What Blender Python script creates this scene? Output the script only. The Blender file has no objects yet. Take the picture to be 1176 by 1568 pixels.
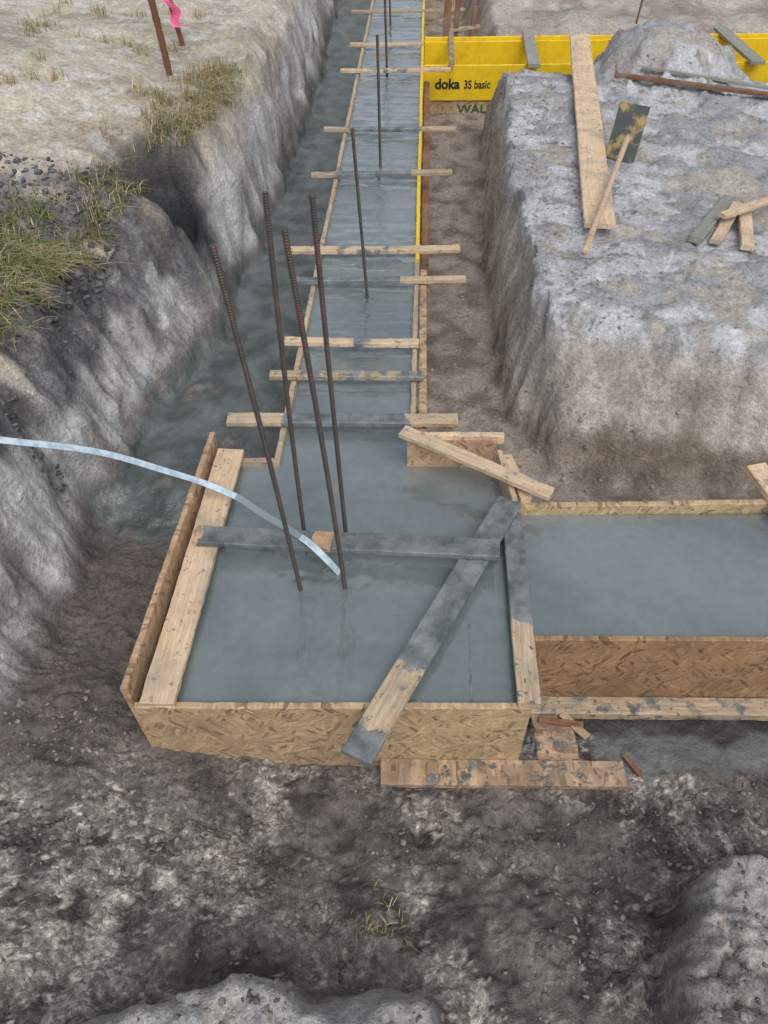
import bpy, math, random
import numpy as np
from mathutils import Vector, Matrix
random.seed(4); rng=np.random.default_rng(7)
S=bpy.context.scene
S.view_settings.view_transform='Standard'
try: S.view_settings.look='None'
except: pass
S.view_settings.exposure=0

# ---------------------------------------------------------------- noise
_p=rng.permutation(256); _p=np.concatenate([_p,_p,_p])
_g=rng.normal(size=(256,3)); _g/=np.linalg.norm(_g,axis=1)[:,None]
def pn(x,y,z=0.0):
    x=np.asarray(x,float); y=np.asarray(y,float); z=np.zeros_like(x)+z
    xi=np.floor(x).astype(int); yi=np.floor(y).astype(int); zi=np.floor(z).astype(int)
    xf=x-xi; yf=y-yi; zf=z-zi; xi&=255; yi&=255; zi&=255
    f=lambda t:t*t*t*(t*(t*6-15)+10)
    u,v,w=f(xf),f(yf),f(zf)
    def c(dx,dy,dz):
        g=_g[_p[_p[_p[xi+dx]+yi+dy]+zi+dz]]
        return g[...,0]*(xf-dx)+g[...,1]*(yf-dy)+g[...,2]*(zf-dz)
    a=c(0,0,0)*(1-u)+c(1,0,0)*u; b=c(0,1,0)*(1-u)+c(1,1,0)*u
    d=c(0,0,1)*(1-u)+c(1,0,1)*u; e=c(0,1,1)*(1-u)+c(1,1,1)*u
    return ((a*(1-v)+b*v)*(1-w)+(d*(1-v)+e*v)*w)*1.6
def fb(x,y,z=0.0,o=4,r=.5):
    s=0;a=1;k=1
    for i in range(o):
        s=s+a*pn(x*k+i*17.3,y*k+i*9.1,z*k if not np.isscalar(z) else z+i*3.7); a*=r;k*=2.03
    return s
def sm(t): t=np.clip(t,0,1); return t*t*(3-2*t)
def ip(v,pts): return np.interp(v,[p[0] for p in pts],[p[1] for p in pts])

# ---------------------------------------------------------------- terrain
BASE=[(0,-1.9),(.5,-1.7),(1,-1.42),(1.32,-1.26),(2.29,-1.19),(3.16,-1.2),(3.57,-1.1),(4.25,-.9),(5.6,-.82),(7.34,-.7),(9.24,-.62),(12,-.58)]
TOP=[(0,-2.3),(.8,-2.0),(1.6,-1.75),(2.7,-1.62),(3.56,-1.6),(4.35,-1.32),(5.41,-1.12),(6.7,-1.04),(7.9,-1.06),(12,-1.0)]
ML=[(2.4,.9),(2.73,.80),(3.24,.66),(4.96,.70),(7.4,.9)]
MF=[(.4,3.0),(.87,2.72),(1.29,2.6),(1.9,2.56),(5,2.6)]
MFW=[(.6,.55),(.9,.6),(1.3,.5),(2,.42),(5,.4)]
def terrain(X,Y):
    w1=fb(X*1.3,Y*1.3,.3,3); w2=fb(X*5,Y*5,1.7,3); w3=fb(X*14,Y*14,4.2,2)
    wx=.05*w1+.028*w2+.010*w3
    fl=-.41+.022*fb(X*2.2,Y*2.2,2.1,3)
    fl=fl+.13*sm((-X-.1)/.9)*sm((1.9-Y)/.6)+.10*sm((1.1-Y)/.5)
    fl=fl+.06*sm((2.5-Y)/.5)*sm((-X-.82)/.3)
    cl=np.abs(fb(X*9,Y*9,5.5,4,.5)); front=sm((2.3-Y)/.4)
    gut=sm((Y-2.45)/.2)
    smo=sm((X-.62)/.1)*sm((Y-1.2)/.06)*(1-gut)
    rough=(1-.72*gut)*(.55+.6*front)*(1-.7*smo)
    fl=fl+rough*(.030*cl+.010*fb(X*36,Y*36,7.7,2)+.012*front*fb(X*5,Y*5,7.9,2))
    # trodden hollows
    for fx,fy,an in ((-.45,.95,.5),(-.22,.80,.2),(.35,.98,-.4),(.62,.86,-.2),(-.85,.90,.9),(.15,1.02,.1),(-1.1,1.25,1.2)):
        u=(X-fx)*math.cos(an)+(Y-fy)*math.sin(an); v=-(X-fx)*math.sin(an)+(Y-fy)*math.cos(an)
        fl=fl-.022*sm(1.4-((u/.055)**2+(v/.13)**2))
    fl=fl+.07*sm((-X-.45)/.3)*sm((Y-2.4)/.3)*sm((4.2-Y)/.8)+.02*sm((-X-.4)/.2)*gut*np.abs(fb(X*2.5,Y*2.5,41.,3))
    # left bank
    B=ip(Y,BASE);T=ip(Y,TOP)
    gl=.07*fb(X*.9,Y*1.4,31.,4,.45)
    t=np.clip((B-(X+wx+gl))/(B-T),0,1)
    prof=.68*sm(t/.62)+.32*sm((t-.25)/.75)
    up=.5+.10*np.clip((T-X)/1.5,0,2.5)+.035*fb(X*1.8,Y*1.8,8.8,4)
    up=up+.22*np.exp(-(((X+2.6)/.9)**2+((Y-5.2)/1.1)**2))
    up=up-.24*np.exp(-(((X+1.62)/.26)**2+((Y-3.70)/.30)**2))
    up=up-.66*np.exp(-((((X+1.27)/.19)**2+((Y-4.40)/.25)**2)**1.8))
    up=up+.03*fb(X*12,Y*12,3.3,3)*sm((4.6-Y)/.6)
    up=up+.02*np.abs(fb(X*6,Y*6,51.,3))*sm((Y-4.3)/.6)*sm((8-Y)/1)
    bank=prof*(up+.41)+sm(t*6)*sm((1-t)*4)*(.03*fb(X*4,Y*4,6.1,3)+.018*np.abs(fb(X*13,Y*13,2.6,3)))
    h=fl*(1-prof)+(-.41)*prof+bank
    # soil block on the right
    mx=X+.7*wx+.012*w3+.02*fb(X*2,Y*3,35.,3); my=Y+.06*w1+.03*w2
    a=sm((mx-(ip(Y,ML)-.02))/.15); b=np.clip((my-ip(X,MF))/ip(X,MFW),0,1)
    b=.25*sm(b*2.2)+.75*sm((b-.08)/.92); c=sm((ip(X,[(0,7.45),(2.5,7.5),(3.0,6.8),(6,6.7)])-my)/.32)
    m=a*b*c
    mt=.25+.035*fb(X*1.6,Y*1.6,9.3,3)-.10*sm((Y-6.3)/.9)*sm((2.0-X)/.3)
    dd=(((X-2.27)/.52)**2+((Y-6.95)/.50)**2)*(1+.45*w2)
    mt=mt+.25*np.exp(-dd**2.2)
    q=fb(X*5,Y*5,11.1,4); q2=fb(X*3.1,Y*3.1,12.7,4)
    mt=mt+.014*sm((q+.15)*4)+.018*sm((q2-.1)*5)+.006*np.abs(fb(X*17,Y*17,3.1,3))+.012*fb(X*3,Y*8,13.,3)
    side=m*(1-m)*4
    h=h+m*(mt+.41)*(1)+side*(.035*fb(X*4,Y*4,3.9,3)+.015*np.abs(fb(X*10,Y*10,3.4,3)))-m*(fl+.41)
    # far ground
    r=sm((X-.95)/.25)*sm((Y-8.85+.1*w1)/.35)
    h=h+r*(.42+.05*fb(X*2,Y*2,2.2,4)+.12*sm((Y-9.9)/.3))
    e=sm((X-5)/1.5)*(1-m)*(1-r); h=h*(1-e)+.2*e
    e=sm((Y-13)/2); h=h*(1-e)+.35*e
    # pit edge close to the camera
    k=sm((.60+.08*w1+.03*w2-.25*(X+.3)**2-Y)/.15)*sm((X+1.05+.12*w2)/.45)*sm((.27-X+.06*w2)/.22)
    h=h+k*(.37+.035*fb(X*3,Y*3,1.2,3)+.010*np.abs(fb(X*14,Y*14,1.2,3)))
    d=((X-1.16)/.47)**2+((Y-.46)/.40)**2+.30*w2+.2*w1
    k2=sm((1.05-d)/.30)
    h=h+k2*(.28+.05*fb(X*4,Y*4,4.4,3)+.06*np.abs(fb(X*7,Y*7,4.4,3)))
    return h,dict(t=t,prof=prof,m=m,a=a,b=b,c=c,r=r,k=k,k2=k2,T=T,B=B,w1=w1,w2=w2,cl=cl,q2=q2)

def geo(a,b,st,g):
    o=[a]
    while o[-1]<b: o.append(o[-1]+st); st*=g
    return o
xs=np.array(sorted(set([-x for x in geo(2.25,160,.02,1.08)]))+list(np.arange(-2.236,2.7,.0135))+geo(2.705,160,.016,1.07))
ys=np.array([-150,-60,-25,-10,-4,-2,-1,-.5,-.2,0,.1,.2,.26]+list(np.arange(.30,2.5,.0085))+geo(2.51,13.2,.0105,1.0058)+geo(13.6,260,.4,1.25))
X,Y=np.meshgrid(xs,ys); Z,M=terrain(X,Y)
ny,nx=X.shape
def lerp(a,b,f): return a*(1-f[...,None])+b*f[...,None]
V=lambda *a:np.array(a)
FULL=lambda *a:np.zeros(X.shape+(3,))+V(*a)
c0=FULL(.145,.127,.115)
n0=fb(X*.9,Y*.9,20.,3); n1=fb(X*1.7,Y*1.7,21.,4); n2=fb(X*6,Y*6,22.,4); n3=fb(X*20,Y*20,23.,4,.6); n4=fb(X*45,Y*45,24.,3,.6)
c0=lerp(c0,V(.235,.210,.188),sm(.35+.9*n1+.6*n2))
c0=lerp(c0,V(.072,.060,.054),.88*sm((-n2-.0+.5*n3)*2)*sm((2.4-Y)/.3))
c0=lerp(c0,V(.50,.46,.40),.92*sm((.7*n2+1.15*n3+.8*n4-.38)*3.0)*sm((1.7-Y)/.5)*sm(.5+n1*1.5))
c0=lerp(c0,V(.45,.415,.36),.65*sm((n1+.6*n2+.7*n3-.32)*2.8)*sm((1.05-Y)/.3))
# right gutter, left gutter
rg=sm((X-.0)/.1)*sm((Y-2.45)/.15)
c0=lerp(c0,lerp(FULL(.32,.27,.228),V(.165,.136,.116),sm(.3+n2+.4*n1)),rg)
gx=sm((-.05-X)/.1)
spill=gx*sm((Y-2.25+.25*n1)/.25)*sm((Z+.55)*10)*(1-sm((Z+.29+.08*n1+.05*n2)/.05))
c0=lerp(c0,lerp(FULL(.135,.158,.152),V(.080,.096,.092),sm(.4+n2+.4*n1)),spill)
dk=gx*(1-spill)*sm((2.75-Y)/.3)*(1-M['prof'])
c0=lerp(c0,V(.125,.103,.09),dk*sm((-X-.6)/.2)*sm((Y-1.0)/.5)*.8)
sp2=sm((X-.70+.05*n2)/.08)*sm((Y-1.25+.06*n2)/.03)*sm((1.46-Y)/.04)
c0=lerp(c0,V(.135,.148,.150),sp2*.85)
c0=lerp(c0,V(.04,.034,.031),.92*sm((X-.5)/.04)*sm((Y-1.36+.05*n2)/.04)*sm((1.6-Y)/.04)*(X<3.2))  # shadow gap along the base batten, painted into the soil colour
# left bank
wall=sm(M['prof']*5)
lo=lerp(FULL(.50,.49,.48),V(.34,.31,.28),sm(.4+1.1*n1+.8*n2))
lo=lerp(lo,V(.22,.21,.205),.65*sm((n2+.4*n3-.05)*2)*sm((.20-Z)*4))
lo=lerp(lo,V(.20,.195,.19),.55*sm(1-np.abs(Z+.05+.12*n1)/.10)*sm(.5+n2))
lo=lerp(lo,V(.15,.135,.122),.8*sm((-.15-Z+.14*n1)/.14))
up=lerp(FULL(.53,.465,.38),V(.36,.305,.24),sm(.5+n1+.5*n3))
up=lerp(up,V(.57,.55,.52),.6*sm((n2-.1)*3)*sm((4-np.abs(Y-6))/1))
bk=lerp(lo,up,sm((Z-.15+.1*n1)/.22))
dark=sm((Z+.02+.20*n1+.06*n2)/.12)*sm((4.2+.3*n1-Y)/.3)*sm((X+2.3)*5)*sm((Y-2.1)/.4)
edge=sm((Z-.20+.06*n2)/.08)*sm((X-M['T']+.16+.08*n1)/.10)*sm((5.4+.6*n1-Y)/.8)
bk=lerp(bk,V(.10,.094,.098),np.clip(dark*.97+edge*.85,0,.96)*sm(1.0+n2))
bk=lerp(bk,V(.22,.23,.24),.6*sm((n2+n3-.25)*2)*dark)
hol=np.exp(-((((X+1.25)/.25)**2+((Y-4.38)/.31)**2)**1.8)); bk=lerp(bk,V(.03,.03,.035),np.clip(hol*1.5,0,1))  # dark topsoil in the hollow, deepened with its shade painted in near-black
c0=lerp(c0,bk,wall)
# soil block
mt=lerp(FULL(.48,.485,.505),V(.34,.325,.312),sm(.35+1.0*n1+.9*n2))
mt=lerp(mt,V(.185,.183,.19),.8*sm((n2+.8*n3-.16)*2.0))
mt=lerp(mt,V(.25,.255,.27),.7*sm((M['q2']-.05)*4))
mt=lerp(mt,V(.40,.36,.31),.8*sm((n1+.5*n2-.15)*3))
sd=lerp(FULL(.44,.40,.355),V(.29,.25,.21),sm(.4+n1+.6*n2))
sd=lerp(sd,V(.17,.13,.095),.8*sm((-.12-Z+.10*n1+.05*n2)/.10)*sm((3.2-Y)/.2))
mm=lerp(sd,mt,sm((Z-.12+.06*n2+.05*n1)/.10)); c0=lerp(c0,mm,sm(M['m']*4))
fr=lerp(FULL(.42,.38,.33),V(.28,.24,.205),sm(.5+n1+.5*n2)); c0=lerp(c0,fr,M['r'])
far=sm((Y-12)/2)[...]; c0=lerp(c0,V(.40,.35,.27),far); c0=lerp(c0,V(.40,.35,.27),sm((np.abs(X)-6)/2))
ed=lerp(FULL(.33,.318,.31),V(.18,.16,.147),sm(.25+n1+.8*n2+.3*n3)); ed=lerp(ed,V(.44,.415,.38),.7*sm((n2+.6*n3-.2)*3))
kk=sm(np.maximum(M['k'],M['k2'])*2.0-.4)
c0=lerp(c0,ed,kk)
c0=np.clip(c0,0.01,.8)
wet=np.clip(spill+.6*sp2,0,1)
crumb=np.clip(sm((1.9-Y)/.4)*(1-wall)*(1-.7*kk)*(1-sp2)*sm(.6+1.2*n1+.4*n2)+.35*dark*wall,0,1)
# break the walls up sideways (lumps and small overhangs)
gz,gxx=np.gradient(Z,ys,xs); steep=sm((np.hypot(gz,gxx)-.5)/1.2)*(Y>.2)*(Y<12.5)
okw=sm((M['t']*6))*(M['t']>0)*(X<-.55)+sm(M['m']*4)+.5*np.clip(M['k']+M['k2'],0,1)
steep=steep*np.clip(okw,0,1)
dx=.038*fb(X*2.5,Y*3,Z*3.5,4,.45); dy=.032*fb(X*2.5+40,Y*3,Z*3.5,4,.45); dz=.018*fb(X*5+80,Y*5,Z*5,3)
GX=X+steep*dx; GY=Y+steep*dy; GZ=Z+steep*dz

def mesh_np(name,co,faces,mat,smooth=True):
    me=bpy.data.meshes.new(name); faces=np.asarray(faces)
    k=faces.shape[1]
    me.vertices.add(len(co)); me.vertices.foreach_set('co',np.asarray(co,np.float32).ravel())
    me.loops.add(faces.size); me.loops.foreach_set('vertex_index',faces.ravel().astype(np.int32))
    me.polygons.add(len(faces)); me.polygons.foreach_set('loop_start',np.arange(0,faces.size,k,dtype=np.int32))
    me.update(calc_edges=True); me.validate()
    me.polygons.foreach_set('use_smooth',np.full(len(me.polygons),smooth))
    me.materials.append(mat)
    ob=bpy.data.objects.new(name,me); S.collection.objects.link(ob); return ob
def attr(ob,name,vals):
    if np.ndim(vals)==2:
        a=ob.data.attributes.new(name,'FLOAT_COLOR','POINT')
        a.data.foreach_set('color',np.concatenate([vals,np.ones((len(vals),1))],1).astype(np.float32).ravel())
    else:
        a=ob.data.attributes.new(name,'FLOAT','POINT'); a.data.foreach_set('value',np.asarray(vals,np.float32))

# ---------------------------------------------------------------- materials
class NT:
    def __init__(s,name):
        s.m=bpy.data.materials.new(name); s.m.use_nodes=True; s.t=s.m.node_tree; s.n=s.t.nodes
        s.b=s.n['Principled BSDF']
    def add(s,ty,**k):
        n=s.n.new(ty)
        for a,v in k.items(): setattr(n,a,v)
        return n
    def l(s,a,b): s.t.links.new(a,b)
    def co(s,scale=(1,1,1),rot=(0,0,0)):
        tc=s.add('ShaderNodeTexCoord'); o=tc.outputs['Object']
        if rot!=(0,0,0):
            m0=s.add('ShaderNodeMapping'); s.l(o,m0.inputs[0]); m0.inputs['Rotation'].default_value=rot; o=m0.outputs[0]
        mp=s.add('ShaderNodeMapping'); s.l(o,mp.inputs[0]); mp.inputs['Scale'].default_value=scale; return mp.outputs[0]
    def noise(s,scale,det=4,rough=.55,co=None,dist=0):
        n=s.add('ShaderNodeTexNoise'); n.inputs['Scale'].default_value=scale; n.inputs['Detail'].default_value=det
        n.inputs['Roughness'].default_value=rough; n.inputs['Distortion'].default_value=dist
        s.l(co if co is not None else s.co(),n.inputs['Vector']); return n.outputs['Fac']
    def ramp(s,f,pts):
        r=s.add('ShaderNodeValToRGB'); e=r.color_ramp.elements
        while len(e)<len(pts): e.new(.5)
        for i,(p,c) in enumerate(pts):
            e[i].position=p; e[i].color=tuple(c)[:3]+(1,) if hasattr(c,'__len__') else (c,c,c,1)
        s.l(f,r.inputs[0]); return r.outputs[0]
    def mix(s,f,a,b,mode='MIX'):
        n=s.add('ShaderNodeMix',data_type='RGBA',blend_type=mode)
        for v,i in ((f,0),(a,6),(b,7)):
            if hasattr(v,'links'): s.l(v,n.inputs[i])
            else: n.inputs[i].default_value=v if i==0 else tuple(v)+(1,)
        return n.outputs[2]
    def math(s,op,a,b=0,clamp=False):
        n=s.add('ShaderNodeMath',operation=op,use_clamp=clamp)
        for v,i in ((a,0),(b,1)):
            if hasattr(v,'links'): s.l(v,n.inputs[i])
            else: n.inputs[i].default_value=v
        return n.outputs[0]
    def at(s,name,out='Fac'):
        n=s.add('ShaderNodeAttribute'); n.attribute_name=name; return n.outputs[out]
    def bump(s,h,dist,st=1.0,prev=None):
        n=s.add('ShaderNodeBump'); n.inputs['Distance'].default_value=dist
        if hasattr(st,'links'): s.l(st,n.inputs['Strength'])
        else: n.inputs['Strength'].default_value=st
        s.l(h,n.inputs['Height'])
        if prev: s.l(prev,n.inputs['Normal'])
        return n.outputs[0]
    def fin(s,col=None,rough=None,nor=None,**k):
        for v,nm in ((col,'Base Color'),(rough,'Roughness')):
            if v is None: continue
            if hasattr(v,'links'): s.l(v,s.b.inputs[nm])
            else: s.b.inputs[nm].default_value=tuple(v)+(1,) if nm=='Base Color' else v
        if nor: s.l(nor,s.b.inputs['Normal'])
        for a,v in k.items(): s.b.inputs[a.replace('_',' ')].default_value=v
        return s.m

t=NT('soil')
c=t.at('Col','Color'); w=t.at('wet'); cb=t.at('crumb')
f1=t.noise(9,4,.7); f2=t.noise(48,4,.75); f3=t.noise(200,2,.7)
c=t.mix(1.0,c,t.ramp(f1,[(.3,.78),(.7,1.20)]),'MULTIPLY')
dry=t.math('SUBTRACT',1.0,t.math('MULTIPLY',w,.75))
c=t.mix(dry,c,t.mix(1.0,c,t.ramp(f2,[(.32,.66),(.5,1.02),(.68,1.34)]),'MULTIPLY'))
c=t.mix(dry,c,t.mix(1.0,c,t.ramp(f3,[(.3,.80),(.7,1.22)]),'MULTIPLY'))
vo=t.add('ShaderNodeTexVoronoi'); vo.inputs['Scale'].default_value=75; vo.inputs['Randomness'].default_value=1
wv=t.add('ShaderNodeTexNoise'); wv.inputs['Scale'].default_value=30; t.l(t.co(),wv.inputs['Vector'])
va=t.add('ShaderNodeVectorMath',operation='MULTIPLY_ADD'); t.l(wv.outputs['Color'],va.inputs[0]); va.inputs[1].default_value=(.03,.03,.03); t.l(t.co(),va.inputs[2])
t.l(va.outputs[0],vo.inputs['Vector'])
sep=t.add('ShaderNodeSeparateColor'); t.l(vo.outputs['Color'],sep.inputs[0])
cc_=t.mix(1.0,c,t.ramp(sep.outputs[0],[(0,.62),(.55,.95),(.85,1.25),(1,1.7)]),'MULTIPLY')
c=t.mix(cb,c,cc_)
hb=t.math('ADD',f2,t.math('MULTIPLY',f3,.3))
nb=t.bump(f1,.035,.55); nb=t.bump(hb,.010,t.math('MULTIPLY',dry,.85),nb)
vh=t.math('MULTIPLY',t.math('SUBTRACT',.7,vo.outputs['Distance']),sep.outputs[1]); nb=t.bump(vh,.012,t.math('MULTIPLY',cb,.8),nb)
soil=t.fin(c,t.mix(w,(.90,.90,.90),(.26,.26,.26)),nb,Specular_IOR_Level=.4)

t=NT('wet_concrete')
a=t.noise(1.6,5,.6,dist=.6); b=t.noise(24,4,.65); r=t.noise(2.5,4,.6,dist=1.0)
c=t.mix(t.ramp(a,[(.38,0),(.62,1)]),(.132,.166,.168),(.192,.230,.232))
c=t.mix(1.0,c,t.ramp(b,[(.3,.92),(.7,1.06)]),'MULTIPLY')
pit=t.ramp(t.noise(60,2,.5),[(.70,0),(.74,1)]); c=t.mix(t.math('MULTIPLY',pit,.35),c,(.09,.11,.115))
ro=t.ramp(r,[(.40,.12),(.60,.32)])
rr=t.at('rip'); nb=t.bump(t.noise(6,3,.5,dist=.5),.012,.6); nb=t.bump(t.math('MULTIPLY',t.noise(22,3,.6,t.co((.6,1.6,1))),rr),.006,.6,nb)
cr_=t.ramp(t.noise(3.1,4,.6,dist=1.3),[(.42,.02),(.62,.14)])
t.l(cr_,t.b.inputs['Coat Roughness']); t.l(nb,t.b.inputs['Coat Normal'])
concrete=t.fin(c,ro,nb,Specular_IOR_Level=.6,Coat_Weight=1.0,Coat_IOR=2.1)

def wood(name,base,dark,speck=.6,gl=.7):
    t=NT(name)
    g=t.noise(6,5,.6,t.co((1.0,14,14)),dist=.6); g2=t.noise(14,4,.6,t.co((.8,30,30)))
    c=t.mix(t.ramp(g,[(.38,0),(.62,1)]),base,dark)
    c=t.mix(t.math('MULTIPLY',t.ramp(g2,[(.5,0),(.62,1)]),.45),c,tuple(x*.6 for x in dark))
    kn=t.add('ShaderNodeTexVoronoi'); kn.inputs['Scale'].default_value=2.4; t.l(t.co((1,2.2,1)),kn.inputs['Vector'])
    c=t.mix(t.ramp(kn.outputs['Distance'],[(.05,1),(.085,0)]),c,(.16,.08,.035))
    oi=t.add('ShaderNodeObjectInfo'); c=t.mix(1.0,c,t.ramp(oi.outputs['Random'],[(0,.80),(1,1.08)]),'MULTIPLY')
    d=t.ramp(t.noise(38,3,.6),[(.60,0),(.66,1)]); c=t.mix(t.math('MULTIPLY',d,speck),c,(.11,.11,.10))
    d=t.ramp(t.noise(6,4,.65),[(.46,0),(.70,1)]); c=t.mix(t.math('MULTIPLY',d,.6),c,(.27,.25,.21))
    cv=t.at('cov'); n=t.noise(16,5,.65)
    k=t.ramp(t.math('ADD',cv,t.math('MULTIPLY',t.math('SUBTRACT',n,.5),1.1)),[(.44,0),(.56,1)])
    cc=t.mix(t.ramp(t.noise(11,5,.7),[(.35,0),(.65,1)]),(.09,.108,.112),(.24,.26,.262))
    c=t.mix(k,c,cc)
    nb=t.bump(g,.002,.6); nb=t.bump(t.math('MULTIPLY',k,t.noise(30,3,.6)),.006,.9,nb); nb=t.bump(t.noise(60,4,.6),.002,.5,nb)
    return t.fin(c,t.mix(k,(gl,)*3,(.36,)*3),nb,Specular_IOR_Level=.35)
pine=wood('pine_wood',(.74,.575,.40),(.62,.45,.28),.65)
pine_dirty=wood('dirty_pine_wood',(.57,.455,.32),(.40,.29,.18),.9)
brown=wood('brown_wood',(.30,.15,.08),(.20,.09,.045),.5)
greyw=wood('weathered_wood',(.36,.37,.33),(.25,.25,.21),.7)

def osb(name,tint,stain):
    t=NT(name); lay=[]
    for i,rot in enumerate((.35,1.15,-.8)):
        v=t.add('ShaderNodeTexVoronoi'); v.inputs['Scale'].default_value=21
        t.l(t.co((1.0,.6,4.0),(0,rot,i*.1)),v.inputs['Vector'])
        s_=t.add('ShaderNodeSeparateColor'); t.l(v.outputs['Color'],s_.inputs[0]); lay.append(s_.outputs[0])
    m1=t.ramp(t.noise(18,2,.5),[(.47,0),(.5,1)]); m2=t.ramp(t.noise(15,2,.5,t.co((1,1,1),(1,2,0))),[(.52,0),(.55,1)])
    a=t.mix(m1,lay[0],lay[1]); a=t.mix(m2,a,lay[2])
    c=t.ramp(a,[(0,tuple(x*.42 for x in tint)),(.22,tuple(x*.85 for x in tint)),(.7,tint),(1,tuple(min(1,x*1.25) for x in tint))])
    c=t.mix(1.0,c,t.ramp(t.noise(120,3,.6,t.co((1,1,5))),[(.3,.85),(.7,1.12)]),'MULTIPLY')
    st=t.ramp(t.noise(4.5,4,.65),[(.42,0),(.68,1)]); c=t.mix(t.math('MULTIPLY',st,stain),c,(.14,.085,.05))
    cv=t.at('cov'); k=t.ramp(t.math('ADD',cv,t.math('MULTIPLY',t.math('SUBTRACT',t.noise(20,5,.65),.5),1.1)),[(.46,0),(.54,1)])
    c=t.mix(k,c,t.mix(t.ramp(t.noise(9,5,.7),[(.35,0),(.65,1)]),(.085,.10,.104),(.23,.25,.252)))
    nb=t.bump(a,.0025,.6); nb=t.bump(t.math('MULTIPLY',k,t.noise(30,3,.6)),.006,.9,nb)
    return t.fin(c,t.mix(k,(.62,)*3,(.38,)*3),nb,Specular_IOR_Level=.35)
osb_l=osb('osb_board',(.52,.38,.22),.3)
osb_d=osb('stained_osb_board',(.37,.225,.12),.5)
osb_o=osb('orange_osb_board',(.54,.36,.22),.4)
osb_g=osb('muddy_osb_board',(.48,.34,.23),.7)

t=NT('yellow_panel')
n=t.noise(7,5,.7); c=t.mix(t.ramp(n,[(.45,0),(.75,1)]),(.84,.58,.015),(.64,.41,.012))
k=t.ramp(t.math('ADD',t.at('cov'),t.math('MULTIPLY',t.math('SUBTRACT',t.noise(26,5,.7),.5),1.2)),[(.5,0),(.56,1)])
c=t.mix(k,c,(.3,.3,.25)); c=t.mix(t.math('MULTIPLY',t.ramp(t.noise(60,3,.6,t.co((.3,1,3))),[(.62,0),(.68,1)]),.5),c,(.18,.13,.05))
yellow=t.fin(c,.42,t.bump(t.noise(30,4,.6),.002,.5))
t=NT('rebar_steel')
c=t.mix(t.ramp(t.noise(14,5,.7),[(.45,0),(.65,1)]),(.075,.073,.075),(.15,.085,.06))
rebar=t.fin(c,.55,t.bump(t.noise(150,3,.6),.001,.5),Metallic=.3)
t=NT('rusty_steel'); c=t.mix(t.noise(12,5,.7),(.13,.06,.04),(.28,.13,.075)); rust=t.fin(c,.85,t.bump(t.noise(60,4,.6),.003,.6))
t=NT('strap_plastic'); c=t.mix(t.ramp(t.noise(30,4,.6,t.co((1,1,1))),[(.4,0),(.6,1)]),(.36,.47,.55),(.55,.66,.73)); strapm=t.fin(c,.4)
strap_w=NT('strap_slurry').fin((.22,.27,.29),.4)
t=NT('scraper_plate'); c=t.mix(t.ramp(t.noise(9,4,.6),[(.50,0),(.60,1)]),(.06,.068,.068),(.36,.26,.11)); plate=t.fin(c,.5,Metallic=.3)
blackp=NT('black_paint').fin((.02,.02,.02),.6)
greenp=NT('green_paint').fin((.03,.12,.05),.6)
pinkm=NT('pink_ribbon').fin((.90,.14,.32),.5)
t=NT('dry_grass'); c=t.at('Col','Color'); grassm=t.fin(c,.8)

# ---------------------------------------------------------------- ground
idx=np.arange(ny*nx).reshape(ny,nx)
F=np.stack([idx[:-1,:-1],idx[:-1,1:],idx[1:,1:],idx[1:,:-1]],-1).reshape(-1,4)
g=mesh_np('ground',np.stack([GX,GY,GZ],-1).reshape(-1,3),F,soil)
attr(g,'Col',c0.reshape(-1,3)); attr(g,'wet',wet.ravel()); attr(g,'crumb',crumb.ravel())

# ---------------------------------------------------------------- concrete
LX=lambda y:-.45+.0425*(y-2.48)
RX=lambda y:.11+.0425*(y-2.48)
cx=np.arange(-.86,3.2,.01); cy=np.concatenate([np.arange(1.29,4.6,.01),np.arange(4.6,12.5,.02)])
CX,CY=np.meshgrid(cx,cy)
left_in=-.80+.075*(CY-1.3); dv_=.452+.056*(CY-1.3)
box=(CX>left_in)&(CX<dv_+.008)&(CY<2.452)&(CY>1.28)
lad=(CX>LX(CY)-.012)&(CX<RX(CY)+.012)&(CY>2.4)
stp=(CX>dv_-.005)&(CY>1.54)&(CY<2.168)
msk=box|lad|stp
rip=sm((CY-2.7)/.5)
CZ=-.030+.0018*fb(CX*3,CY*3,1.,2)+rip*(.005*fb(CX*7,CY*7,2.,3)+.007*fb(CX*2.5,CY*14,3.,2))
CZ=CZ+.007*fb(CX*22,CY*22,3.,2)*np.exp(-(((CX+.2)/.22)**2+((CY-1.86)/.10)**2))
CZ=CZ-.004*np.abs(fb(CX*9,CY*9,7.,2))*np.exp(-(((CX-.33)/.10)**2+((CY-2.27)/.03)**2))
CZ=CZ+.004*fb(CX*14,CY*14,9.,3)*sm((CX-1.25)/.15)*sm((CX-.5)*9)
ci=np.arange(CX.size).reshape(CX.shape)
fm=msk[:-1,:-1]&msk[:-1,1:]&msk[1:,1:]&msk[1:,:-1]
FQ=np.stack([ci[:-1,:-1],ci[:-1,1:],ci[1:,1:],ci[1:,:-1]],-1)[fm]
used,inv=np.unique(FQ,return_inverse=True)
cc=np.stack([CX,CY,CZ],-1).reshape(-1,3)[used]
con=mesh_np('wet_concrete_foundation',cc,inv.reshape(-1,4),concrete)
attr(con,'rip',(.06+rip).ravel()[used])

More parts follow.
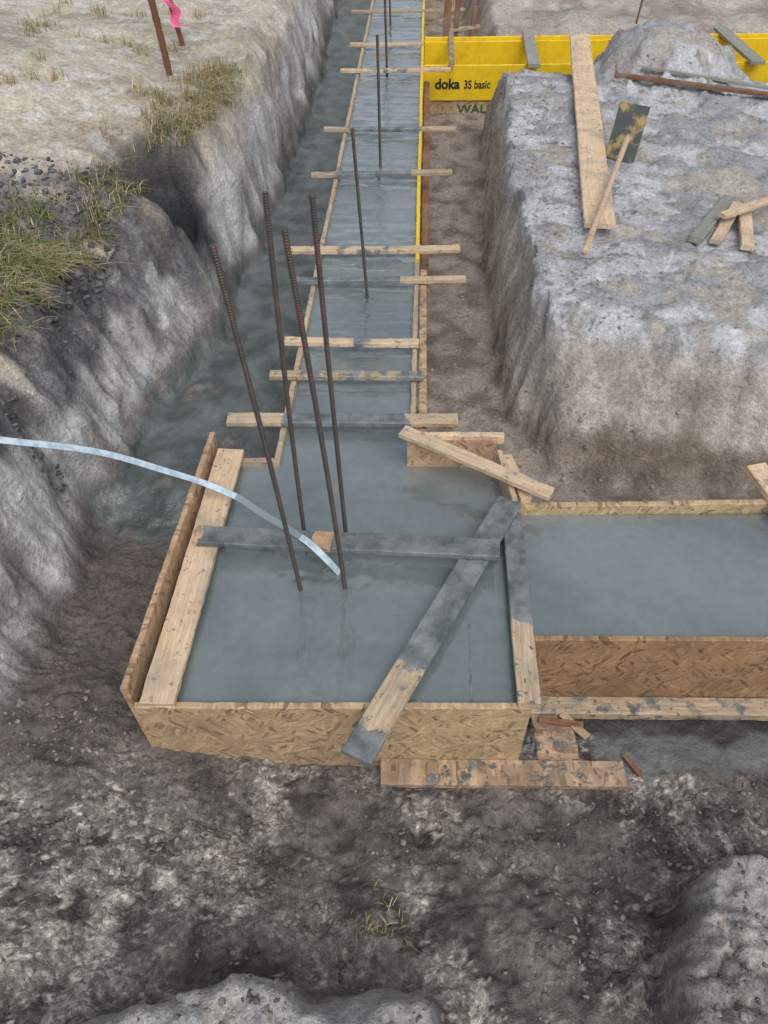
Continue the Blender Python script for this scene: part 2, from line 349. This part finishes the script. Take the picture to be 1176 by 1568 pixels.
# ---------------------------------------------------------------- boards
def board(name,p0,p1,w,th,mat,cov=0.0,parent=None,up=(0,0,1),bow=0.0,flip=False):
    p0=Vector(p0);p1=Vector(p1);d=p1-p0;L=d.length;xa=d.normalized()
    ya=Vector(up).cross(xa).normalized(); za=xa.cross(ya)
    n=max(2,int(L/.035)); bv=min(w,th)*.12
    hw,ht=w/2,th/2
    prof=[(-hw,-ht+bv),(-hw+bv,-ht),(hw-bv,-ht),(hw,-ht+bv),(hw,ht-bv),(hw-bv,ht),(-hw+bv,ht),(-hw,ht-bv)]
    sd=random.random()*100; co=[];cv=[]
    off=random.uniform(0,5)
    for i in range(n+1):
        s=i/n; x=s*L
        dz=bow*math.sin(math.pi*s)+.0012*math.sin(x*5+sd); dy=.0014*math.sin(x*3.3+sd*2)
        for k,(a,b) in enumerate(prof):
            j=random.uniform(-1,1)*min(.0012,bv*.4)
            e=0
            if i in(0,n): e=random.uniform(-.0025,.0025)
            co.append((x+off+e,a+dy+j,b+dz+j))
            cv.append(cov if np.isscalar(cov) else float(np.interp(s,[q[0] for q in cov],[q[1] for q in cov])))
    fs=[]
    for i in range(n):
        for k in range(8):
            a=i*8+k;b=i*8+(k+1)%8; fs.append((a,b,b+8,a+8))
    fs.append(tuple(range(7,-1,-1))); fs.append(tuple(n*8+k for k in range(8)))
    me=bpy.data.meshes.new(name); me.from_pydata(co,[],fs); me.update()
    me.materials.append(mat)
    ob=bpy.data.objects.new(name,me); S.collection.objects.link(ob)
    a=me.attributes.new('cov','FLOAT','POINT'); a.data.foreach_set('value',cv)
    R=Matrix((xa,ya,za)).transposed().to_4x4()
    ob.matrix_world=Matrix.Translation(p0)@R@Matrix.Translation((-off,0,0))
    if parent: ob.parent=parent
    return ob
def wallb(name,a,b,top,h,th,mat,cov=0,parent=None,lean=0):
    z=top-h/2
    return board(name,(a[0],a[1],z),(b[0],b[1],z),th,h,mat,cov,parent)
def empty(name):
    e=bpy.data.objects.new(name,None); S.collection.objects.link(e); return e

fw=empty('foundation_formwork')
wallb('front_board',(-.80,1.285),(.472,1.28),0.0,.46,.022,osb_l,.10,fw)
board('left_outer_board',(-.815,1.30,-.165),(-.725,2.56,-.165),.022,.47,osb_o,.16,fw,up=(-.05,0,1))
board('left_flat_plank',(-.725,1.275,.012),(-.655,2.50,.012),.112,.024,pine,[(0,.05),(.5,.05),(.55,.2),(.65,.2),(.7,.1),(1,.0)],fw)
wallb('back_left_board',(-.66,2.462),(-.455,2.462),0.0,.4,.024,pine_dirty,.25,fw)
wallb('back_right_board',(.10,2.458),(.47,2.452),.125,.5,.02,osb_o,.17,fw)
board('back_right_ledger',(.12,2.485,.10),(.50,2.48,.10),.03,.045,pine,.1,fw)
wallb('right_side_board',(.485,2.44),(.515,2.16),.07,.45,.022,pine,.25,fw)
board('right_side_cleat',(.512,2.42,.05),(.565,2.17,.04),.045,.03,pine,.15,fw)
board('right_flat_plank',(.505,2.12,.012),(.462,1.275,.014),.075,.022,pine_dirty,[(0,1),(.5,.9),(.6,.62),(.7,.15),(1,.3)],fw)
wallb('right_divider_board',(.502,2.15),(.455,1.30),-.004,.44,.02,osb_d,.6,fw)
board('right_inner_strip',(.30,1.62,-.031),(.287,1.31,-.032),.008,.008,pine_dirty,1.0,fw)
wallb('strip_back_board',(.53,2.170),(3.2,2.215),.02,.42,.026,osb_l,.20,fw)
wallb('strip_front_board',(.500,1.545),(3.2,1.525),0.0,.46,.020,osb_d,[(0,.3),(.2,.14),(1,.18)],fw)
board('strip_base_batten',(.53,1.50,-.385),(3.0,1.46,-.375),.075,.045,pine_dirty,.42,fw)
board('strip_end_cleat',(1.535,2.36,.05),(1.60,2.08,.03),.09,.035,pine,.05,fw)
wallb('trench_left_board',(LX(2.44)-.006,2.44),(LX(12.4)-.006,12.4),0.0,.42,.026,pine_dirty,.38,fw)
wallb('trench_right_board',(RX(2.48)+.010,2.48),(RX(4.19)+.010,4.19),0.0,.42,.026,pine_dirty,.3,fw)
board('trench_right_outer_batten',(RX(2.5)+.052,2.5,-.03),(RX(4.1)+.050,4.1,-.03),.04,.05,osb_o,.40,fw)
board('trench_right_outer_batten_far',(RX(4.25)+.058,4.25,-.16),(RX(7.8)+.060,7.8,-.16),.05,.10,brown,.30,fw)

wallb('yellow_formwork_panel',(RX(4.2)+.010,4.2),(RX(12.2)+.010,12.2),0.012,.42,.024,yellow,.15)
wallb('yellow_formwork_panel',(.335,7.88),(5.2,8.05),0.0,.30,.027,yellow,.15)
wallb('spruce_formwork_board',(.335,7.90),(5.2,8.07),-.308,.17,.03,osb_l,.15)
wallb('yellow_formwork_panel',(.40,8.55),(5.2,8.74),0.02,.42,.027,yellow,.18)
wallb('yellow_formwork_panel',(.40,8.585),(5.2,8.775),0.05,.2,.027,yellow,.2)
def text(name,s,loc,size,mat,rotz,sx,off):
    cu=bpy.data.curves.new(name,'FONT'); cu.body=s; cu.size=size; cu.extrude=.0005; cu.offset=off; cu.materials.append(mat)
    o=bpy.data.objects.new(name,cu); S.collection.objects.link(o); o.location=loc; o.rotation_euler=(math.pi/2,0,rotz); o.scale=(sx,1,1); return o
rz=math.atan2(.17,4.87)
text('panel_lettering','doka',(.475,7.869,-.195),.12,blackp,rz,.98,.004)
text('panel_lettering','3S basic',(.745,7.878,-.195),.10,blackp,rz,.78,.002)
text('board_lettering','WALD',(.70,7.893,-.415),.105,greenp,rz,1.2,.002)

# ladder braces
rows=[((-.70,2.705),(.33,2.70),.070,pine,[(0,.0),(.2,.0),(.27,.75),(.76,.8),(.82,0),(1,0)]),
((-.545,3.04),(.185,3.03),.05,pine_dirty,[(0,.1),(.3,.5),(1,.5)]),
((-.50,3.33),(.175,3.31),.048,pine,[(0,0),(.45,.1),(.5,.6),(.62,.7),(.68,.0),(1,.1)]),
((-.50,3.93),(.46,3.95),.045,pine,[(0,.7),(.06,1),(.6,1),(.63,.0),(1,.0)]),
((-.56,4.28),(.45,4.30),.058,pine,[(0,0),(.2,.1),(.3,.45),(.7,.4),(.8,.0),(1,.1)]),
((-.50,5.37),(.47,5.42),.05,pine_dirty,[(0,.1),(.3,.9),(.7,.6),(.75,0),(1,0)]),
((-.46,6.23),(.55,6.23),.05,pine_dirty,[(0,.0),(.25,.7),(.7,.9),(.8,.1),(1,0)]),
((-.39,7.64),(.60,7.68),.055,pine,[(0,.0),(.3,.5),(.6,.5),(.7,.1),(1,0)]),
((-.33,8.46),(.38,8.46),.06,pine,.25),
((-.35,9.65),(.87,9.74),.055,pine_dirty,.2),
((-.25,10.7),(.75,10.75),.06,pine,.2)]
for a,b,w,m,cv in rows:
    board('wooden_cross_brace',(a[0],a[1],.018+random.uniform(0,.006)),(b[0],b[1],.022),w,.026,m,cv,bow=random.uniform(-.004,.002))
board('wooden_cross_brace',(-.715,1.985,.040),(.425,1.885,.066),.088,.024,osb_o,[(0,.2),(.05,.9),(.3,.95),(.395,.9),(.41,.0),(.455,.0),(.47,.95),(1,1)])
board('wooden_cross_brace',(.50,2.17,.038),(-.085,1.085,.026),.100,.024,pine_dirty,[(0,1),(.64,.95),(.72,.42),(.88,.22),(.93,.6),(1,.9)])
board('wooden_cross_brace',(.075,2.475,.145),(.655,2.155,.088),.062,.024,pine,.05)
board('wooden_cross_brace',(1.36,7.75,.03),(1.42,8.75,.06),.11,.03,greyw,.3)
board('wooden_cross_brace',(3.42,7.85,.03),(3.36,8.85,.06),.13,.03,greyw,.3)
board('wooden_cross_brace',(.615,7.80,.03),(.66,8.7,.05),.05,.04,pine_dirty,.45)
gp=empty('ground_plank_pair')
board('long_plank',(-.01,1.225,-.352),(.84,1.225,-.375),.095,.03,osb_g,.40,gp)
board('short_plank',(.62,1.54,-.398),(.62,1.27,-.392),.15,.025,osb_g,.42,gp)
board('broken_wood_scrap',(.57,1.435,-.365),(.73,1.415,-.37),.022,.014,brown,.1)
board('broken_wood_scrap',(.66,1.46,-.37),(.74,1.37,-.375),.030,.012,osb_g,.3)
board('broken_wood_scrap',(.86,1.30,-.385),(.90,1.225,-.38),.016,.012,brown,.2)

# ---------------------------------------------------------------- rebars
def rod(name,p0,p1,r,mat,ribs=True,seg=8,bend=0.0,rough=0):
    p0=Vector(p0);p1=Vector(p1);L=(p1-p0).length; z=(p1-p0).normalized()
    x=z.orthogonal().normalized(); y=z.cross(x)
    n=int(L/(.004 if ribs else .05))+2; co=[]
    side=Vector((random.uniform(-1,1),random.uniform(-1,1),0))*bend
    for i in range(n+1):
        s=i/n; c=p0.lerp(p1,s)+side*math.sin(math.pi*s)
        for k in range(seg):
            an=2*math.pi*k/seg
            rr=r
            if ribs: rr=r*(1.17 if ((i+ (1 if math.sin(an)>0 else 0))%2==0 and abs(math.cos(an))<.95) else .93)
            if rough: rr*=1+random.uniform(-rough,rough)
            co.append(c+x*rr*math.cos(an)+y*rr*math.sin(an))
    fs=[(i*seg+k,i*seg+(k+1)%seg,(i+1)*seg+(k+1)%seg,(i+1)*seg+k) for i in range(n) for k in range(seg)]
    fs.append(tuple(range(seg-1,-1,-1))); fs.append(tuple(n*seg+k for k in range(seg)))
    me=bpy.data.meshes.new(name); me.from_pydata([tuple(v) for v in co],[],fs); me.materials.append(mat)
    me.polygons.foreach_set('use_smooth',[not ribs]*len(me.polygons))
    o=bpy.data.objects.new(name,me); S.collection.objects.link(o); return o
R_=.0078
rod('steel_rebar',(-.302,1.776,-.10),(-.418,1.776,1.31),R_,rebar,bend=.006)
rod('steel_rebar',(-.31,2.045,-.10),(-.317,2.045,1.325),R_,rebar,bend=.006)
rod('steel_rebar',(-.140,1.785,-.10),(-.240,1.78,1.35),R_,rebar,bend=.006)
rod('steel_rebar',(-.146,2.04,-.10),(-.192,2.04,1.32),R_,rebar,bend=.006)
rod('steel_rebar',(-.088,3.84,-.10),(-.150,3.84,.86),R_,rebar)
rod('steel_rebar',(-.024,5.64,-.10),(-.043,5.64,.80),.009,rebar)
rod('steel_rebar',(.03,7.7,-.10),(.0,7.7,.80),.010,rebar)
rod('steel_rebar',(.07,9.3,-.10),(.05,9.3,.5),.010,rebar)

# strap
pts=[(-2.0,1.75,.86),(-1.62,1.88,.66),(-1.30,2.0,.50),(-1.04,2.11,.35),(-.82,2.165,.20),(-.70,2.19,.115),(-.57,2.14,.088),(-.48,2.075,.075),(-.38,2.0,.074),(-.285,1.915,.082),(-.225,1.868,.055),(-.163,1.855,-.036)]
P=[Vector(p) for p in pts]
def cr(P,n=14):
    o=[]
    for i in range(len(P)-1):
        a=P[max(i-1,0)];b=P[i];c_=P[i+1];d=P[min(i+2,len(P)-1)]
        for k in range(n):
            t_=k/n; o.append(.5*((2*b)+(c_-a)*t_+(2*a-5*b+4*c_-d)*t_*t_+(3*b-3*c_+d-a)*t_**3))
    return o+[P[-1]]
Q=cr(P); co=[]; 
for i,q in enumerate(Q):
    tn=(Q[min(i+1,len(Q)-1)]-Q[max(i-1,0)]).normalized(); s=Vector((0,0,1)).cross(tn).normalized(); u=tn.cross(s)
    s=(s*math.cos(.45)+u*math.sin(.45)); u=tn.cross(s)
    for a,b in((-.0125,-.001),(.0125,-.001),(.0125,.001),(-.0125,.001)): co.append(tuple(q+s*a+u*b))
fs=[(i*4+k,i*4+(k+1)%4,i*4+4+(k+1)%4,i*4+4+k) for i in range(len(Q)-1) for k in range(4)]
me=bpy.data.meshes.new('plastic_strap'); me.from_pydata(co,[],fs); me.materials.append(strapm); me.materials.append(strap_w)
for p in me.polygons:
    if 82<p.index//4<122: p.material_index=1
o=bpy.data.objects.new('plastic_strap',me); S.collection.objects.link(o)

# ---------------------------------------------------------------- things on the soil block
def hz(x,y): return float(terrain(np.array([[x]]),np.array([[y]]))[0][0,0])
board('long_wooden_plank',(1.15,3.96,.325),(1.665,7.50,.335),.165,.03,pine,.02)
sc=empty('wooden_handled_scraper')
h=rod('handle',(1.50,4.96,.42),(.985,3.56,.38),.017,pine,False,10); h.parent=sc
a=h.data.attributes.new('cov','FLOAT','POINT')
board('plate',(1.49,5.00,.27),(1.545,5.10,.56),.19,.008,plate,0,sc,up=(0,1,-.3))
for a,b,w,m in (((1.63,3.84),(2.02,4.46),.07,greyw),((1.74,3.84),(2.02,4.34),.06,pine),((1.88,3.76),(2.04,4.27),.065,pine)):
    board('timber_offcut',(a[0],a[1],hz(*a)+.03),(b[0],b[1],hz(*b)+.03),w,.028,m,.12)
board('timber_offcut',(1.82,4.04,.345),(2.55,4.48,.345),.05,.025,pine,.1)
board('timber_offcut',(1.76,6.50,hz(1.76,6.5)+.05),(2.95,6.02,hz(2.9,6.05)+.05),.05,.025,brown,.1)
board('timber_offcut',(1.95,6.50,hz(1.95,6.5)+.05),(2.9,6.25,hz(2.9,6.25)+.05),.03,.02,greyw,.1)
# stakes
rod('rusty_stake',(-1.43,5.73,.35),(-1.43,5.48,1.35),.022,rust,False,8,rough=.12)
rod('rusty_stake',(-1.47,6.48,.35),(-1.56,6.30,1.30),.020,rust,False,8,rough=.12)
rib=bpy.data.meshes.new('pink_ribbon'); co=[];fs=[]
for i in range(13):
    s=i/12; x=-1.50-.02*math.sin(s*9)+.03*s; y=6.33-.03*math.sin(s*6); z=.90-.22*s
    co+= [(x-.032,y,z),(x+.028,y-.02*math.cos(s*8),z-.01)]
    if i: fs.append((2*i-2,2*i-1,2*i+1,2*i))
rib.from_pydata(co,[],fs); rib.materials.append(pinkm); o=bpy.data.objects.new('pink_ribbon',rib); S.collection.objects.link(o)
for x,y,w,hh in ((.62,8.95,.07,.75),(.72,9.0,.05,.72),(.90,9.05,.045,.65)):
    board('wooden_stake',(x,y,-.45),(x+.02,y+.03,-.45+hh),w,.03,brown,.15,up=(0,1,0))
board('wooden_plank_scrap',(.62,8.98,-.0),(.98,9.1,.02),.05,.03,pine_dirty,.2)
rod('thin_steel_rod',(2.62,9.25,-.1),(2.68,9.25,.75),.010,rust,False,6)

# ---------------------------------------------------------------- clods
ph=(1+5**.5)/2
ico=np.array([(-1,ph,0),(1,ph,0),(-1,-ph,0),(1,-ph,0),(0,-1,ph),(0,1,ph),(0,-1,-ph),(0,1,-ph),(ph,0,-1),(ph,0,1),(-ph,0,-1),(-ph,0,1)])/1.9
icf=np.array([(0,11,5),(0,5,1),(0,1,7),(0,7,10),(0,10,11),(1,5,9),(5,11,4),(11,10,2),(10,7,6),(7,1,8),(3,9,4),(3,4,2),(3,2,6),(3,6,8),(3,8,9),(4,9,5),(2,4,11),(6,2,10),(8,6,7),(9,8,1)])
def clods(name,x,y,r,shade,mat=soil):
    z,_=terrain(x[None],y[None]); z=z[0]; n=len(x)
    sc_=r[:,None,None]*rng.uniform(.5,1.3,(n,1,3)); v=ico[None]*sc_*(1+rng.uniform(-.35,.35,(n,12,1)))
    an=rng.uniform(0,6.28,n); ca,sa=np.cos(an)[:,None],np.sin(an)[:,None]
    vx=v[...,0]*ca-v[...,1]*sa; vy=v[...,0]*sa+v[...,1]*ca; vz=v[...,2]*.5
    co=np.stack([vx+x[:,None],vy+y[:,None],vz+z[:,None]],-1).reshape(-1,3)
    f=(icf[None]+12*np.arange(n)[:,None,None]).reshape(-1,3)
    o=mesh_np(name,co,f,mat,True)
    attr(o,'Col',np.repeat(shade,12,0)); attr(o,'wet',np.zeros(n*12)); return o
def inform(x,y):
    return ((x>-.84)&(x<.53)&(y>1.26)&(y<2.5))|((x>.45)&(y>1.5)&(y<2.22))|((x>-.52)&(x<.6)&(y>2.4)&(x<RX(y)+.06)&(x>LX(y)-.03))
n=15000; x=rng.uniform(-1.6,1.7,n); y=rng.uniform(.4,1.7,n); r=.0022+.011*rng.random(n)**4
k=~inform(x,y)&(fb(x*3,y*3,.5,3)+rng.uniform(-.3,.3,n)>-.02)&~((x>.68)&(y>1.22)); x,y,r=x[k],y[k],r[k]
sh=np.array([.20,.178,.158])[None]*rng.uniform(.45,1.75,(len(x),1))
clods('soil_clods',x,y,r,sh)
n=4000; y=rng.uniform(2.5,8,n); x=rng.uniform(.2,1.2,n); r=.003+.010*rng.random(n)**3
k=~inform(x,y)&(rng.random(n)<.8); x,y,r=x[k],y[k],r[k]
sh=np.array([.30,.26,.225])[None]*rng.uniform(.6,1.4,(len(x),1))
clods('trench_floor_clods',x,y,r,sh)
n=1100; x=rng.uniform(.75,3.6,n); y=rng.uniform(2.6,7.4,n); r=.005+.013*rng.random(n)**3
sh=np.array([.36,.345,.335])[None]*rng.uniform(.6,1.3,(n,1)); clods('soil_block_clods',x,y,r,sh)
n=3200; x=rng.uniform(-2.3,-1.38,n); y=rng.uniform(2.3,4.2,n); r=.006+.020*rng.random(n)**3
sh=np.array([.12,.115,.118])[None]*rng.uniform(.6,1.6,(n,1)); clods('topsoil_clods',x,y,r,sh)

# ---------------------------------------------------------------- grass
def grass(name,cl,per,ln,mat=grassm):
    co=[];fs=[];cols=[]
    for (x,y,green,dirx) in cl:
        z=hz(x,y)
        for j in range(per):
            a=random.uniform(0,6.28); l=ln*random.uniform(.4,1.25); w=random.uniform(.002,.0045)
            bx=x+random.gauss(0,.035);by=y+random.gauss(0,.035)
            d=Vector((math.cos(a)*.6+dirx,math.sin(a)*.6-.2*abs(dirx),0)); bend=random.uniform(.3,1.1)
            sd=Vector((-d.y,d.x,0)).normalized()*w; b0=len(co)
            for s in (0,.35,.7,1):
                p=Vector((bx,by,z-.01))+d*l*s*s*bend+Vector((0,0,l*(s*.9-bend*.75*s*s)))
                k=1-s*.85; co.append(tuple(p-sd*k)); co.append(tuple(p+sd*k))
            for q in range(3): fs.append((b0+2*q,b0+2*q+1,b0+2*q+3,b0+2*q+2))
            g_=random.random()
            c_=(.22,.28,.085) if g_<green else random.choice([(.56,.45,.26),(.43,.33,.17),(.32,.23,.13),(.60,.51,.32)])
            f_=random.uniform(.6,1.2); cols+= [tuple(v*f_ for v in c_)]*8
    o=mesh_np(name,np.array(co),np.array(fs),mat,False); attr(o,'Col',np.array(cols)); return o
cl=[]
for i in range(240):
    y=random.uniform(2.6,6.0)**1.0; T=float(ip(y,TOP)); x=T-abs(random.gauss(0,.14))+.07
    if ((x+1.27)/.24)**2+((y-4.40)/.30)**2<1: continue
    cl.append((x,y,.45 if y<4.3 else .18,.6))
for i in range(110):
    y=random.uniform(2.8,3.9); cl.append((random.uniform(-2.2,-1.65),y,.65,.2))
for i in range(30):
    cl.append((random.uniform(-2.6,-1.2),random.uniform(4.8,7.5),.1,.1))
grass('dry_grass',cl,24,.16)
grass('grass_tuft',[(0.0,.72,.5,.1),(.02,.70,.4,0),(-.03,.73,.3,-.1)],18,.09)

# ---------------------------------------------------------------- light, world, camera
w=bpy.data.worlds.new('World'); S.world=w; w.use_nodes=True
nt=w.node_tree; bg=nt.nodes['Background']
sk=nt.nodes.new('ShaderNodeTexSky'); sk.sky_type='NISHITA'; sk.sun_disc=False
el,az=math.radians(56),math.radians(165)
sk.sun_elevation=el; sk.sun_rotation=az; sk.dust_density=3; sk.ozone_density=1; sk.air_density=1
hs=nt.nodes.new('ShaderNodeHueSaturation'); hs.inputs['Saturation'].default_value=.42
nt.links.new(sk.outputs[0],hs.inputs['Color']); nt.links.new(hs.outputs[0],bg.inputs[0]); bg.inputs[1].default_value=.15
ld=bpy.data.lights.new('sun','SUN'); ld.energy=1.2; ld.angle=math.radians(45); ld.color=(1,.985,.96)
sun=bpy.data.objects.new('sun',ld); S.collection.objects.link(sun)
dv=Vector((math.sin(az)*math.cos(el),math.cos(az)*math.cos(el),math.sin(el)))
sun.rotation_euler=dv.to_track_quat('Z','Y').to_euler()
cd=bpy.data.cameras.new('camera'); cam=bpy.data.objects.new('camera',cd); S.collection.objects.link(cam)
cam.location=(0,0,2.2); cam.rotation_euler=(math.radians(44.3),0,0)
cd.sensor_fit='VERTICAL'; cd.sensor_height=36; cd.lens=36*1180/1568; cd.clip_end=1000; cd.clip_start=.02
S.camera=cam
